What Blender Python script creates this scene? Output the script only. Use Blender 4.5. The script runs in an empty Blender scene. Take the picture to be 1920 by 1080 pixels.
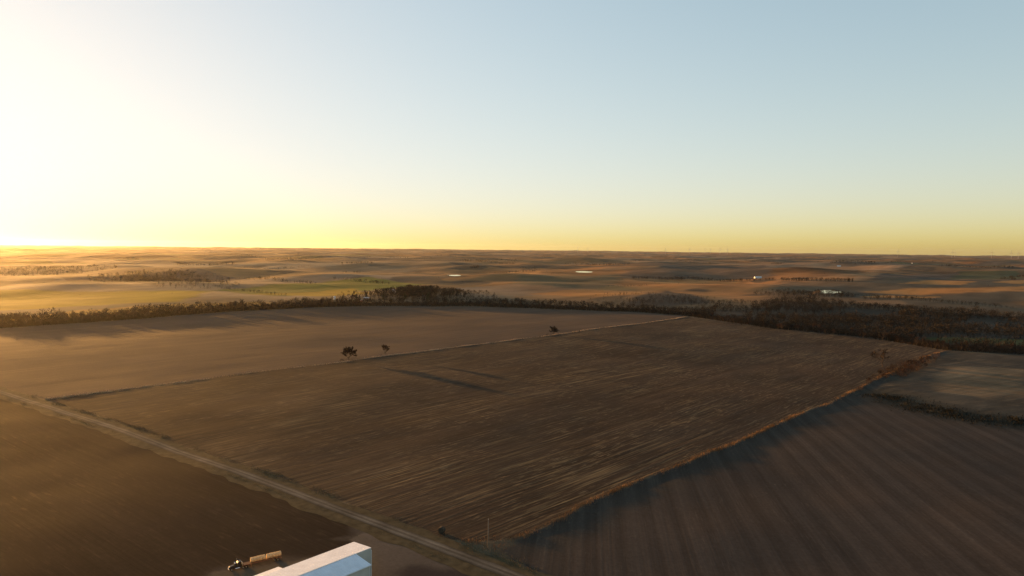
import bpy, bmesh, math, random
import numpy as np
from mathutils import Vector, Matrix

rng = np.random.default_rng(7)
random.seed(7)
S = bpy.context.scene
C = S.collection
R_ = math.radians

# ------------------------------------------------------------------ camera
H, F = 85.0, 1280.0
PITCH, ROLL = R_(3.35), R_(0.62)
fwd = np.array([0, math.cos(PITCH), -math.sin(PITCH)])
r0 = np.array([1., 0, 0]); u0 = np.array([0, math.sin(PITCH), math.cos(PITCH)])
rt = math.cos(ROLL)*r0 + math.sin(ROLL)*u0
up = -math.sin(ROLL)*r0 + math.cos(ROLL)*u0
cd = bpy.data.cameras.new('camera'); cam = bpy.data.objects.new('camera', cd); C.objects.link(cam); S.camera = cam
cd.lens = 24; cd.sensor_width = 36; cd.clip_start = .5; cd.clip_end = 90000
M = Matrix.Identity(4)
for i in range(3):
    M[i][0] = rt[i]; M[i][1] = up[i]; M[i][2] = -fwd[i]
M[2][3] = H
cam.matrix_world = M

def at(u, v, z=0.0):
    """point on the level z seen at survey pixel (u, v) of the photograph"""
    d = fwd*F + rt*(u-960) - up*(v-540); t = (z-H)/d[2]
    return np.array([d[0]*t, d[1]*t])

# ------------------------------------------------------------------ light and sky
SUN_AZ, SUN_EL = -47.0, 3.7
EXPO = 2.4
w = bpy.data.worlds.new('World'); S.world = w; w.use_nodes = True
nt = w.node_tree
sk = nt.nodes.new('ShaderNodeTexSky'); sk.sky_type = 'NISHITA'; sk.sun_disc = False
sk.sun_elevation = R_(SUN_EL); sk.sun_rotation = R_(SUN_AZ)
sk.air_density = 1.0; sk.dust_density = 1.0; sk.ozone_density = 1.5; sk.altitude = 400
a = nt.nodes.new('ShaderNodeVectorMath'); a.operation = 'MULTIPLY_ADD'
a.inputs[1].default_value = (.61,)*3; a.inputs[2].default_value = (1,)*3
b = nt.nodes.new('ShaderNodeVectorMath'); b.operation = 'DIVIDE'
nt.links.new(sk.outputs[0], a.inputs[0]); nt.links.new(sk.outputs[0], b.inputs[0]); nt.links.new(a.outputs[0], b.inputs[1])
bg = nt.nodes['Background']; nt.links.new(b.outputs[0], bg.inputs[0]); bg.inputs[1].default_value = .15
S.view_settings.view_transform = 'Standard'; S.view_settings.look = 'None'
S.view_settings.exposure = EXPO; S.view_settings.gamma = 1
ld = bpy.data.lights.new('sun', 'SUN'); ld.energy = 3.1; ld.angle = R_(.8); ld.color = (1, .49, .13)
sun = bpy.data.objects.new('sun', ld); C.objects.link(sun)
sv = Vector((math.sin(R_(SUN_AZ))*math.cos(R_(SUN_EL)), math.cos(R_(SUN_AZ))*math.cos(R_(SUN_EL)), math.sin(R_(SUN_EL))))
sun.rotation_euler = (-sv).to_track_quat('-Z', 'Y').to_euler(); sun.location = (-400, 450, 300)

# ------------------------------------------------------------------ terrain height
def perlin(x, y, seed):
    xi = np.floor(x).astype(np.int64); yi = np.floor(y).astype(np.int64)
    fx = x-xi; fy = y-yi
    def g(ix, iy, dx, dy):
        h = (ix*374761393 + iy*668265263 + seed*974634777) & 0xffffffff
        h = ((h ^ (h >> 13))*1274126177) & 0xffffffff
        h = (h ^ (h >> 16)) & 0xffff
        t = h*(2*math.pi/65536)
        return np.cos(t)*dx + np.sin(t)*dy
    s = fx*fx*fx*(fx*(fx*6-15)+10); t = fy*fy*fy*(fy*(fy*6-15)+10)
    n0 = g(xi, yi, fx, fy)*(1-s) + g(xi+1, yi, fx-1, fy)*s
    n1 = g(xi, yi+1, fx, fy-1)*(1-s) + g(xi+1, yi+1, fx-1, fy-1)*s
    return (n0*(1-t) + n1*t)*1.4
def hash01(ix, iy, seed):
    h = (ix.astype(np.int64)*73856093 + iy.astype(np.int64)*19349663 + seed*83492791) & 0xffffffff
    h = ((h ^ (h >> 15))*2246822519) & 0xffffffff
    h = ((h ^ (h >> 13))*3266489917) & 0xffffffff
    return ((h ^ (h >> 16)) & 0xffff)/65535.
def sst(a, b, x):
    t = np.clip((x-a)/(b-a), 0, 1); return t*t*(3-2*t)
def poly_dist(x, y, P):
    """signed distance to a polyline (positive to the right of its direction) and position along it"""
    best = np.full(x.shape, 1e18); sd = np.zeros(x.shape); al = np.zeros(x.shape); acc = 0.
    for (ax, ay), (bx, by) in zip(P[:-1], P[1:]):
        dx, dy = bx-ax, by-ay; L = math.hypot(dx, dy)
        t = np.clip(((x-ax)*dx+(y-ay)*dy)/(L*L), 0, 1)
        ex = x-(ax+t*dx); ey = y-(ay+t*dy); d = ex*ex+ey*ey
        m = d < best
        best = np.where(m, d, best)
        sg = np.sign((x-ax)*dy-(y-ay)*dx)
        sd = np.where(m, sg*np.sqrt(d), sd); al = np.where(m, acc+t*L, al); acc += L
    return sd, al, acc
def near_relief(x, y):
    near = 1.5*perlin(x/210, y/210, 3) + .55*perlin(x/75, y/75, 5) + .16*perlin(x/24, y/24, 9)
    return near*(.15+.85*sst(25, 120, np.hypot(x+35, y-165)))
def atg(u, v):
    p = at(u, v)
    for _ in range(8):
        q = at(u, v, float(near_relief(np.array([p[0]]), np.array([p[1]]))[0])); p = p*.4+q*.6
    return p
PX = lambda pts: [tuple(atg(u, v)) for u, v in pts]
def ragged(P, amp, step, seed):
    P = np.array(P); seg = np.linalg.norm(np.diff(P, axis=0), axis=1); s = np.concatenate([[0], np.cumsum(seg)]); t = np.linspace(0, s[-1], int(s[-1]/step))
    X = np.interp(t, s, P[:, 0]); Y = np.interp(t, s, P[:, 1]); T = np.stack([np.gradient(X), np.gradient(Y)], 1); T /= np.linalg.norm(T, axis=1)[:, None]
    w_ = amp*(perlin(t/60., t*0+.3, seed)+.5*perlin(t/23., t*0+.7, seed+1)); w_[0] = w_[-1] = 0
    return [tuple(q) for q in np.stack([X+T[:, 1]*w_, Y-T[:, 0]*w_], 1)]
STRIP = PX([(868, 1016), (925, 1014), (985, 1000), (1100, 945), (1250, 880), (1450, 800), (1590, 740), (1640, 712), (1700, 685), (1775, 656)])
STRIP = ragged(STRIP, 2.2, 9., 201)
NS = len(STRIP); KS = int(NS*.74)
FENCE = PX([(85, 749), (110, 746), (340, 717), (650, 678), (722, 667), (860, 650), (1037, 628), (1180, 608), (1290, 591)])
ROADP = PX([(0, 735), (217, 803), (350, 853), (483, 898), (633, 955), (860, 1040), (985, 1088)])
d0 = np.array(ROADP[0])-np.array(ROADP[1]); d0 /= np.linalg.norm(d0)
ROADP = [tuple(np.array(ROADP[0])+d0*700)] + ROADP
d1 = np.array(ROADP[-1])-np.array(ROADP[-3]); d1 /= np.linalg.norm(d1)
ROADP = ROADP + [tuple(np.array(ROADP[-1])+d1*160)]
DITCH = PX([(1640, 738), (1690, 755), (1760, 772), (1840, 786), (1920, 795), (2050, 802)])
PONDS = [((1095, 513), 32, 75, 'wide'), ((853, 522), 18, 36, 'small'), ((1556, 547), 17, 55, 'wood')]
def yaw(u, v):
    p = at(u, v); return math.atan2(p[0], p[1])
#          pixel centre, height, half width across view, half depth along view
HILLS = [((790, 556), 7, 120, 130), ((1235, 556), 8, 120, 130), ((1130, 536), 9, 360, 110), ((1320, 510), 24, 420, 420),
         ((640, 523), 12, 220, 200), ((1800, 538), 13, 330, 120), ((1640, 520), 16, 300, 260), ((980, 522), 12, 170, 140),
         ((1850, 512), 20, 420, 350), ((300, 512), 9, 260, 300), ((1560, 500), 26, 700, 600), ((900, 497), 22, 800, 600),
         ((700, 470), 34, 4200, 2500), ((1420, 486), 18, 900, 700), ((1130, 490), 22, 700, 600)]
HL = []
for (uv, h, wx, wy) in HILLS:
    p = at(*uv); HL.append((p[0], p[1], h, wx, wy, math.atan2(p[0], p[1])))
def terrain_raw(x, y):
    r = np.hypot(x, y)
    z = near_relief(x, y)
    m = sst(1020, 1700, r); m2 = sst(1900, 5000, r)
    z = z + m*(12*perlin(x/800, y/800, 11) + 13*perlin(x/380, y/380, 12) + 3*perlin(x/160, y/160, 13))
    z = z + m2*(13*perlin(x/1700, y/1700, 15) + 13*perlin(x/620, y/620, 16)) + sst(6000, 14000, r)*12*perlin(x/5200, y/5200, 17)
    for (cx, cy, h, wx, wy, t) in HL:
        dx, dy = x-cx, y-cy; c, s = math.cos(t), math.sin(t)
        a = (dx*c-dy*s)/wx; b = (dx*s+dy*c)/wy
        e = a*a+b*b
        z = z + np.where(e < 16, h*np.exp(-e), 0)
    # creek bottom under the wood on the right
    z = z - 5*np.exp(-(((x-560)/330)**2 + ((y-900)/230)**2))
    # the middle field lies a bank higher than the field to its right
    sd, al, L = poly_dist(x, y, STRIP)
    z = z - .4*sst(0, 4, sd)*(1-sst(60, 200, sd))*sst(5, 40, al)*(1-sst(L-25, L+1, al)) * (sd > 0)
    z = z + .1*np.exp(-(sd/2.2)**2)*sst(5, 40, al)
    sd, al, L = poly_dist(x, y, DITCH)
    z = z - .7*sst(-7, 0, sd)*(1-sst(4, 60, sd))*sst(0, 30, al)
    return z
PD = []
for (uv, wx, wy, k) in PONDS:
    p = at(*uv, 3.0) if k == 'wood' else at(*uv); PD.append([p[0], p[1], wx, wy, math.atan2(p[0], p[1]), 0.0])
for q in PD:
    q[5] = float(terrain_raw(np.array([q[0]]), np.array([q[1]]))[0]) - 1.0
PD[2][5] = 3.0
def terrain(x, y):
    z = terrain_raw(x, y)
    for (cx, cy, wx, wy, t, zc) in PD:
        dx, dy = x-cx, y-cy; c, s = math.cos(t), math.sin(t)
        e = np.sqrt(((dx*c-dy*s)/wx)**2 + ((dx*s+dy*c)/wy)**2)
        k = 1-sst(1.0, 2.4, e)
        z = z*(1-k) + (zc-.6*(1-sst(.5, 1.1, e)))*k
    return z
def zat(x, y): return float(terrain(np.array([float(x)]), np.array([float(y)]))[0])
TT = np.geomspace(120, 25000, 5000)
def hit(u, v):
    """first point of the terrain on the line of sight through survey pixel (u, v)"""
    d = fwd*F + rt*(u-960) - up*(v-540); d = d/np.linalg.norm(d)
    x, y, z = d[0]*TT, d[1]*TT, H+d[2]*TT
    g = terrain(x, y); i = np.argmax(z < g)
    if not (z < g).any(): i = len(TT)-1
    return np.array([x[i], y[i], g[i]])

# ------------------------------------------------------------------ materials
def mat(name, col, rough=.9, spec=.15, metal=0., var=.25, scale=1.0, obj_random=0., bump=0., trans=0.):
    m = bpy.data.materials.new(name); m.use_nodes = True; n = m.node_tree; p = n.nodes['Principled BSDF']
    p.inputs['Roughness'].default_value = rough; p.inputs['Specular IOR Level'].default_value = spec
    p.inputs['Metallic'].default_value = metal
    geo = n.nodes.new('ShaderNodeNewGeometry')
    no = n.nodes.new('ShaderNodeTexNoise'); no.inputs['Scale'].default_value = scale; no.inputs['Detail'].default_value = 4
    n.links.new(geo.outputs['Position'], no.inputs['Vector'])
    mr = n.nodes.new('ShaderNodeMapRange'); mr.inputs[1].default_value = .25; mr.inputs[2].default_value = .75
    mr.inputs[3].default_value = 1-var; mr.inputs[4].default_value = 1+var
    n.links.new(no.outputs['Fac'], mr.inputs[0])
    fac = mr.outputs[0]
    if obj_random:
        oi = n.nodes.new('ShaderNodeObjectInfo'); m2 = n.nodes.new('ShaderNodeMapRange')
        m2.inputs[3].default_value = 1-obj_random; m2.inputs[4].default_value = 1+obj_random
        n.links.new(oi.outputs['Random'], m2.inputs[0])
        mm = n.nodes.new('ShaderNodeMath'); mm.operation = 'MULTIPLY'
        n.links.new(fac, mm.inputs[0]); n.links.new(m2.outputs[0], mm.inputs[1]); fac = mm.outputs[0]
    vm = n.nodes.new('ShaderNodeVectorMath'); vm.operation = 'SCALE'; vm.inputs[0].default_value = col
    n.links.new(fac, vm.inputs['Scale']); n.links.new(vm.outputs[0], p.inputs['Base Color'])
    if bump:
        bp = n.nodes.new('ShaderNodeBump'); bp.inputs['Distance'].default_value = bump
        n.links.new(no.outputs['Fac'], bp.inputs['Height']); n.links.new(bp.outputs[0], p.inputs['Normal'])
    return m

def soil_mat(name, az=0., streaks=(), patch=(.012, .3), straw=None, bump=.0, wave=None, flecks=0.):
    """land: the painted crop colour, worked in rows that run on azimuth az"""
    m = bpy.data.materials.new(name); m.use_nodes = True; n = m.node_tree; p = n.nodes['Principled BSDF']
    p.inputs['Roughness'].default_value = 1; p.inputs['Specular IOR Level'].default_value = .03
    L = n.links.new
    at_ = n.nodes.new('ShaderNodeAttribute'); at_.attribute_name = 'crop_and_light'
    geo = n.nodes.new('ShaderNodeNewGeometry')
    mp = n.nodes.new('ShaderNodeVectorRotate'); mp.rotation_type = 'Z_AXIS'; mp.inputs['Angle'].default_value = R_(az)
    un = n.nodes.new('ShaderNodeVectorMath'); un.operation = 'SCALE'; un.inputs['Scale'].default_value = 1/1.4; L(geo.outputs['Position'], un.inputs[0])
    L(un.outputs[0], mp.inputs['Vector'])                     # y now runs along the rows
    def noise(sc, detail=3, rough=.6):
        v = n.nodes.new('ShaderNodeVectorMath'); v.operation = 'MULTIPLY'; v.inputs[1].default_value = sc
        L(mp.outputs[0], v.inputs[0]); t = n.nodes.new('ShaderNodeTexNoise'); t.inputs['Scale'].default_value = 1
        t.inputs['Detail'].default_value = detail; t.inputs['Roughness'].default_value = rough; L(v.outputs[0], t.inputs['Vector']); return t.outputs['Fac']
    def remap(s, a, b, lo, hi):
        r = n.nodes.new('ShaderNodeMapRange'); r.inputs[1].default_value = a; r.inputs[2].default_value = b
        r.inputs[3].default_value = lo; r.inputs[4].default_value = hi; L(s, r.inputs[0]); return r.outputs[0]
    def mul(a, b):
        q = n.nodes.new('ShaderNodeMath'); q.operation = 'MULTIPLY'; L(a, q.inputs[0]); L(b, q.inputs[1]); return q.outputs[0]
    f = remap(noise((patch[0],)*3, 4), .3, .7, 1-patch[1], 1+patch[1])
    f = mul(f, remap(noise((.9, .9, .9), 3, .7), .25, .75, .82, 1.18))
    h = None
    for (sx, sy, amt) in streaks:
        s = noise((sx, sy, 0.01), 3); f = mul(f, remap(s, .3, .7, 1-amt, 1+amt)); h = h or s
    if wave:
        per, amt = wave
        wv = n.nodes.new('ShaderNodeTexWave'); wv.wave_type = 'BANDS'; wv.bands_direction = 'X'; wv.wave_profile = 'SIN'
        wv.inputs['Scale'].default_value = 2*math.pi/(20*per)*1.0; wv.inputs['Distortion'].default_value = 2.2
        wv.inputs['Detail'].default_value = 3; wv.inputs['Detail Scale'].default_value = .35
        L(mp.outputs[0], wv.inputs['Vector'])
        g = noise((.01, .01, .01), 2)
        k = remap(wv.outputs['Fac'], .2, .8, 1-amt, 1+amt)
        f = mul(f, k)
    sc = n.nodes.new('ShaderNodeVectorMath'); sc.operation = 'SCALE'; L(at_.outputs['Color'], sc.inputs[0]); L(f, sc.inputs['Scale'])
    col = sc.outputs[0]
    if straw:
        scol, sx, sy, lo, hi, mx = straw
        s1 = remap(noise((sx, sy, .01), 4, .65), lo, hi, 0, 1); s2 = remap(noise((.016, .009, .01), 3), .42, .68, 0.05, mx)
        if flecks:
            s3 = remap(noise((1.5, .12, .01), 3, .6), .56, .7, 0, flecks); s4 = remap(noise((.05, .02, .01), 2), .38, .62, .25, 1)
            mxf = n.nodes.new('ShaderNodeMix'); mxf.data_type = 'RGBA'; L(mul(s3, s4), mxf.inputs[0]); L(col, mxf.inputs[6]); mxf.inputs[7].default_value = (scol[0]*1.1, scol[1]*1.1, scol[2]*1.2, 1); col = mxf.outputs[2]
        mx_ = n.nodes.new('ShaderNodeMix'); mx_.data_type = 'RGBA'; L(mul(s1, s2), mx_.inputs[0]); L(col, mx_.inputs[6]); mx_.inputs[7].default_value = (*scol, 1)
        col = mx_.outputs[2]
    L(col, p.inputs['Base Color'])
    if bump and h is not None:
        bp = n.nodes.new('ShaderNodeBump'); bp.inputs['Distance'].default_value = bump; bp.inputs['Strength'].default_value = 1
        L(h, bp.inputs['Height']); L(bp.outputs[0], p.inputs['Normal'])
    return m

M_land = soil_mat('rangeland', 44, [(.02, .006, .22)], (.004, .25))
M_pale = soil_mat('pale_stubble', 43, [(.6, .006, .17), (.09, .004, .1)], (.01, .12), ((.24, .16, .10), .5, .02, .55, .75, .4), .25)
M_corn = soil_mat('corn_stubble', 43.4, [(.75, .010, .24), (.14, .008, .16)], (.012, .3), ((.36, .25, .12), .9, .022, .5, .68, .55), .22, None, .42)
M_plough = soil_mat('ploughed_soil', -53, [(.7, .008, .2), (.06, .006, .12)], (.015, .22), ((.12, .085, .05), .6, .1, .56, .8, .5), .2, None, .12)
M_bands = soil_mat('banded_soil', 7, [(.8, .008, .16), (.11, .004, .07)], (.014, .16), ((.2, .15, .1), .8, .3, .6, .8, .4), .05, (9.0, .095), .1)
M_past = soil_mat('dry_pasture', 60, [(.2, .02, .2)], (.02, .3), ((.26, .18, .1), .15, .04, .5, .75, .6), .2)
M_bark = mat('bark', (.075, .055, .042), 1, .05, obj_random=.2, scale=2)
M_twig = mat('twigs', (.046, .033, .024), 1, .03, obj_random=.35, scale=.3, var=.3)
M_twigr = mat('russet_twigs', (.058, .033, .022), 1, .03, obj_random=.3, scale=.3, var=.3)
M_cedar = mat('cedar_foliage', (.028, .034, .018), 1, .05, obj_random=.3, scale=.5, var=.4)
M_wood = mat('winter_wood', (.03, .024, .018), 1, .03, scale=.05, var=.5)
M_brush = mat('brush', (.036, .026, .018), 1, .03, scale=.08, var=.4)
M_grass = mat('dry_grass', (.19, .11, .055), 1, .05, scale=.06, var=.6)
M_verge = mat('verge_grass', (.13, .10, .05), 1, .05, scale=.2, var=.35)
def water_mat():
    m = mat('pond_water', (.03, .035, .035), .06, .5, var=.1, scale=.1, bump=.004)
    return m
M_water = water_mat()

# ------------------------------------------------------------------ object helpers
def tag(o, label=None, cat=None, group=None, kind=None):
    if label: o['label'] = label
    if cat: o['category'] = cat
    if group: o['group'] = group
    if kind: o['kind'] = kind
    return o
def np_obj(name, V, Fc, m, parent=None, smooth=False, col=None):
    """mesh from numpy vertices and equal-length faces"""
    me = bpy.data.meshes.new(name); V = np.asarray(V, np.float32); Fc = np.asarray(Fc, np.int32); k = Fc.shape[1]
    me.vertices.add(len(V)); me.vertices.foreach_set('co', V.ravel())
    me.loops.add(Fc.size); me.loops.foreach_set('vertex_index', Fc.ravel())
    me.polygons.add(len(Fc)); me.polygons.foreach_set('loop_start', np.arange(len(Fc), dtype=np.int32)*k)
    me.polygons.foreach_set('loop_total', np.full(len(Fc), k, np.int32))
    if smooth: me.polygons.foreach_set('use_smooth', np.ones(len(Fc), bool))
    me.update(calc_edges=True)
    if col is not None:
        at_ = me.attributes.new('crop_and_light', 'FLOAT_COLOR', 'POINT')
        at_.data.foreach_set('color', np.concatenate([col, np.ones((len(col), 1))], 1).astype(np.float32).ravel())
    me.materials.append(m)
    o = bpy.data.objects.new(name, me); C.objects.link(o)
    if parent: o.parent = parent
    return o
def bm_obj(name, bm, m, parent=None, smooth=False):
    me = bpy.data.meshes.new(name); bmesh.ops.recalc_face_normals(bm, faces=bm.faces); bm.to_mesh(me); bm.free(); me.materials.append(m)
    if smooth:
        me.polygons.foreach_set('use_smooth', np.ones(len(me.polygons), bool))
    o = bpy.data.objects.new(name, me); C.objects.link(o)
    if parent: o.parent = parent
    return o
def empty(name, loc, rz=0., label=None, cat=None, group=None):
    o = bpy.data.objects.new(name, None); o.empty_display_size = .5; o.location = loc; o.rotation_euler = (0, 0, rz); C.objects.link(o)
    return tag(o, label, cat, group)
def box(bm, c, s, bev=0., rz=0.):
    g = bmesh.ops.create_cube(bm, size=1); vs = g['verts']
    for v in vs: v.co = Vector((v.co.x*s[0], v.co.y*s[1], v.co.z*s[2]))
    if bev:
        es = list({e for v in vs for e in v.link_edges})
        r = bmesh.ops.bevel(bm, geom=es, offset=bev, segments=2, affect='EDGES'); vs = r['verts']
        vs = list({v for f in r['faces'] for v in f.verts} | set(v for v in vs))
        # take every vertex connected to the bevelled box
        todo = list(vs); seen = set(todo)
        while todo:
            v = todo.pop()
            for e in v.link_edges:
                q = e.other_vert(v)
                if q not in seen: seen.add(q); todo.append(q)
        vs = list(seen)
    if rz: bmesh.ops.rotate(bm, verts=vs, cent=(0, 0, 0), matrix=Matrix.Rotation(rz, 3, 'Z'))
    bmesh.ops.translate(bm, verts=vs, vec=c); return vs
def cyl(bm, p0, p1, r, r2=None, seg=16, cap=True):
    p0, p1 = Vector(p0), Vector(p1); d = p1-p0
    g = bmesh.ops.create_cone(bm, cap_ends=cap, segments=seg, radius1=r, radius2=r if r2 is None else r2, depth=d.length)
    q = Vector((0, 0, 1)).rotation_difference(d).to_matrix().to_4x4()
    bmesh.ops.transform(bm, verts=g['verts'], matrix=Matrix.Translation((p0+p1)/2) @ q); return g['verts']
def prism(bm, prof, y0, y1):
    """profile in x-z extruded along y"""
    A = [bm.verts.new((x, y0, z)) for x, z in prof]; B = [bm.verts.new((x, y1, z)) for x, z in prof]
    bm.faces.new(A); bm.faces.new(B[::-1]); n = len(prof)
    for i in range(n): bm.faces.new((A[i], B[i], B[(i+1) % n], A[(i+1) % n]))
def slivers(P, D, ln, wd):
    """thin leaf or twig triangles: base points P, unit directions D, lengths, widths"""
    n = len(P); q = rng.normal(size=(n, 3)); s = np.cross(D, q); s /= np.linalg.norm(s, axis=1)[:, None]+1e-9
    V = np.empty((n, 3, 3)); V[:, 0] = P-s*(wd/2)[:, None]; V[:, 1] = P+s*(wd/2)[:, None]; V[:, 2] = P+D*ln[:, None]
    return V.reshape(-1, 3), np.arange(n*3).reshape(-1, 3)
def unit_(a): return a/np.linalg.norm(a)
def unit(a): return a/(np.linalg.norm(a, axis=-1, keepdims=True)+1e-9)

# ------------------------------------------------------------------ ground sheet, divided into the fields
rs = [2., 8, 20, 40, 60, 80, 100, 115, 130, 140, 148]
while rs[-1] < 26000:
    r = rs[-1]; d = max(.8, r*r*1.3e-5)
    d = min(d, 18 if r < 3500 else 40 if r < 7000 else 110 if r < 12000 else 350)
    rs.append(r+d)
rs = np.array(rs)
azs = np.concatenate([np.arange(-45, 45.001, .09), np.arange(48, 314, 3.)])
NA = len(azs); NR = len(rs)
A_, R__ = np.meshgrid(np.radians(azs), rs)
GX, GY = (R__*np.sin(A_)).ravel(), (R__*np.cos(A_)).ravel()
GZ = terrain(GX, GY)
def inside(x, y, P):
    c = np.zeros(x.shape, bool); n = len(P)
    for i in range(n):
        (x1, y1), (x2, y2) = P[i], P[(i+1) % n]
        if y1 == y2: continue
        k = ((y1 > y) != (y2 > y)) & (x < (x2-x1)*(y-y1)/(y2-y1)+x1); c ^= k
    return c
BELT = [(-200, 628), (0, 616), (150, 606), (300, 595), (420, 585), (560, 578), (680, 575), (890, 575), (1000, 578), (1200, 584), (1290, 590)]
EDGE = [(1340, 597), (1450, 613), (1650, 633), (1775, 656)]
roadleft = [p for p in ROADP[::-1]]
P_pale = PX([(-200, 670), (0, 726), (85, 749)]) + FENCE[1:] + PX(BELT[::-1])
P_corn = FENCE + PX(EDGE) + STRIP[::-1] + PX([(800, 1005), (640, 940), (483, 884), (350, 840), (217, 790)])
P_plough = [p for p in ROADP[:7]] + PX([(700, 990), (655, 1012), (690, 1030), (400, 1075), (100, 1200), (-300, 1300), (-900, 900)])
P_bands = STRIP[2:KS] + DITCH + PX([(2300, 1000), (1900, 1500), (1200, 1300), (1010, 1080), (940, 1035)])
P_past = STRIP[KS-1:] + PX([(1920, 668), (2080, 690), (2050, 802)]) + DITCH[::-1]
PXH = lambda pts: [tuple(hit(u, v)[:2]) for u, v in pts]
# crop colour of the land, with sunlit and shaded slopes painted in
def crop_and_light(x, y):
    n = x.size; col = np.empty((n, 3)); r = np.hypot(x, y)
    t = R_(44); u = x*math.sin(t)+y*math.cos(t); v = x*math.cos(t)-y*math.sin(t)
    wob = 40*perlin(x/500, y/500, 31)
    iu = np.floor((u+wob)/800); h1 = hash01(iu, np.floor((v+wob)/800), 1)
    su = np.where(h1 < .5, 400., 800.); svv = np.where(h1 < .5, 800., np.where(h1 < .8, 400., 270.))
    cu = np.floor((u+wob)/su); cv = np.floor((v+wob)/svv); h = hash01(cu+7*iu, cv+3, 4)
    pal = np.array([(.17, .105, .055), (.20, .115, .05), (.085, .06, .042), (.14, .105, .07), (.075, .085, .03), (.22, .15, .085), (.11, .08, .05)])
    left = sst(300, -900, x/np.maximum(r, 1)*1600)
    idx = np.select([h < .2, h < .38, h < .52, h < .66, h < .66+.14*left+.02, h < .9], [0, 1, 2, 3, 4, 5], 6)
    col[:] = pal[idx]
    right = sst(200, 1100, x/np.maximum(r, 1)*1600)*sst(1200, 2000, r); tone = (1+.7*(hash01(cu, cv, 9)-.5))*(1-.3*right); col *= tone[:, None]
    g = perlin(x/420, y/420, 21)+.5*perlin(x/150, y/150, 22)+.25*perlin(x/60, y/60, 23)
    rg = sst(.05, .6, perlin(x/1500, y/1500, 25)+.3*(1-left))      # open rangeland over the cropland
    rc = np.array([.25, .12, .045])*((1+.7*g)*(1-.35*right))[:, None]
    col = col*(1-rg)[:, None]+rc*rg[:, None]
    draw = sst(.26, .40, g)[:, None]*.82                            # brushy draws
    col = col*(1-draw)+np.array([.05, .042, .03])*draw
    def put(P, c, soft=6., k=1.0):
        nonlocal col
        bb = np.array(P); m = (x > bb[:, 0].min()-60) & (x < bb[:, 0].max()+60) & (y > bb[:, 1].min()-60) & (y < bb[:, 1].max()+60)
        if not m.any(): return
        xx, yy = x[m], y[m]; sd, _, _ = poly_dist(xx, yy, P+[P[0]])
        d = np.where(inside(xx, yy, P), np.abs(sd), -np.abs(sd)) + soft*.7*perlin(xx/(soft*2.5), yy/(soft*2.5), 41)
        f = (sst(-soft/2, soft/2, d)*k)[:, None]; col[m] = col[m]*(1-f)+np.array(c)*f
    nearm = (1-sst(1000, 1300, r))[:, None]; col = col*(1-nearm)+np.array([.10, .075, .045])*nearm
    put(PXH([(400, 545), (520, 532), (690, 519), (800, 533), (660, 548), (540, 556)]), (.10, .105, .018), 20)
    put(PXH([(470, 552), (560, 548), (660, 541), (700, 551), (600, 556)]), (.22, .14, .015), 20)
    put(PXH([(-100, 590), (-100, 545), (180, 547), (400, 545), (330, 566), (150, 574)]), (.17, .12, .008), 25)
    put(PXH([(-100, 612), (0, 600), (150, 582), (330, 570), (480, 566), (560, 572), (300, 590)]), (.22, .125, .03), 15)
    put(PXH([(1000, 552), (1120, 541), (1260, 526), (1390, 522), (1400, 533), (1230, 545), (1090, 556)]), (.31, .145, .05), 25)  # sunlit ridge, painted in as orange ground
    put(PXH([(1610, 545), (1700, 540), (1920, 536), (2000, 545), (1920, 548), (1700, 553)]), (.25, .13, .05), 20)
    dk = (.072, .057, .038); lit_slope = (.31, .15, .05)  # dark and sunlit ridges of the far hills, painted as land colour
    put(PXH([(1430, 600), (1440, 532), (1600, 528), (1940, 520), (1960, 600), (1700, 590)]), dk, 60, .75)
    put(PXH([(1640, 527), (1640, 512), (1800, 508), (1800, 524)]), (.07, .055, .042), 20); put(PXH([(1780, 524), (1800, 509), (1910, 508), (1920, 522)]), (.055, .058, .03), 20)
    put(PXH([(1680, 532), (1720, 528), (1930, 524), (1930, 531), (1800, 534)]), lit_slope, 12); put(PXH([(1515, 524), (1560, 517), (1690, 511), (1640, 517), (1600, 524)]), (.23, .13, .06), 15)
    put(PXH([(1610, 547), (1700, 541), (1940, 536), (1940, 547), (1700, 553)]), lit_slope, 12); put(PXH([(1590, 570), (1610, 564), (1690, 563), (1700, 570)]), (.17, .1, .05), 10); put(PXH([(1610, 557), (1640, 554), (1770, 556), (1700, 559)]), lit_slope, 6)
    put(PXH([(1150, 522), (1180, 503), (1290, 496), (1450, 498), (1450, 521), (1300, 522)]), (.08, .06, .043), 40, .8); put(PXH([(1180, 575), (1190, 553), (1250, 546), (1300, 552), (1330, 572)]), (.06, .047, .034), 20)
    put(PXH([(1060, 556), (1090, 549), (1200, 546), (1210, 552), (1120, 556)]), lit_slope, 10); put(PXH([(940, 515), (960, 509), (1015, 508), (1010, 513)]), lit_slope, 15); put(PXH([(1110, 507), (1140, 501), (1240, 499), (1200, 505)]), (.23, .13, .06), 25)
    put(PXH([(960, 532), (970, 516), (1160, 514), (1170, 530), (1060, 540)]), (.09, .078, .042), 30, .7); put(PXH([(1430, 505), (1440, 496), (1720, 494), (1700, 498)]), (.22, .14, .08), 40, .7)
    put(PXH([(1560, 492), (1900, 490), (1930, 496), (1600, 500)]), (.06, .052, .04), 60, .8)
    put(P_pale, (.084, .056, .037), 2); put(P_corn, (.043, .0285, .0185), 2); put(P_plough, (.019, .0135, .0105), 2)
    put(P_bands, (.047, .0365, .029), 2); put(P_past, (.05, .042, .031), 2)
    put(PX([(1745, 700), (1800, 688), (1925, 690), (1930, 740), (1850, 748), (1770, 735)]), (.16, .108, .06), 14, .85)  # sunlit stretch of the pasture, its light painted in as paler tan
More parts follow.
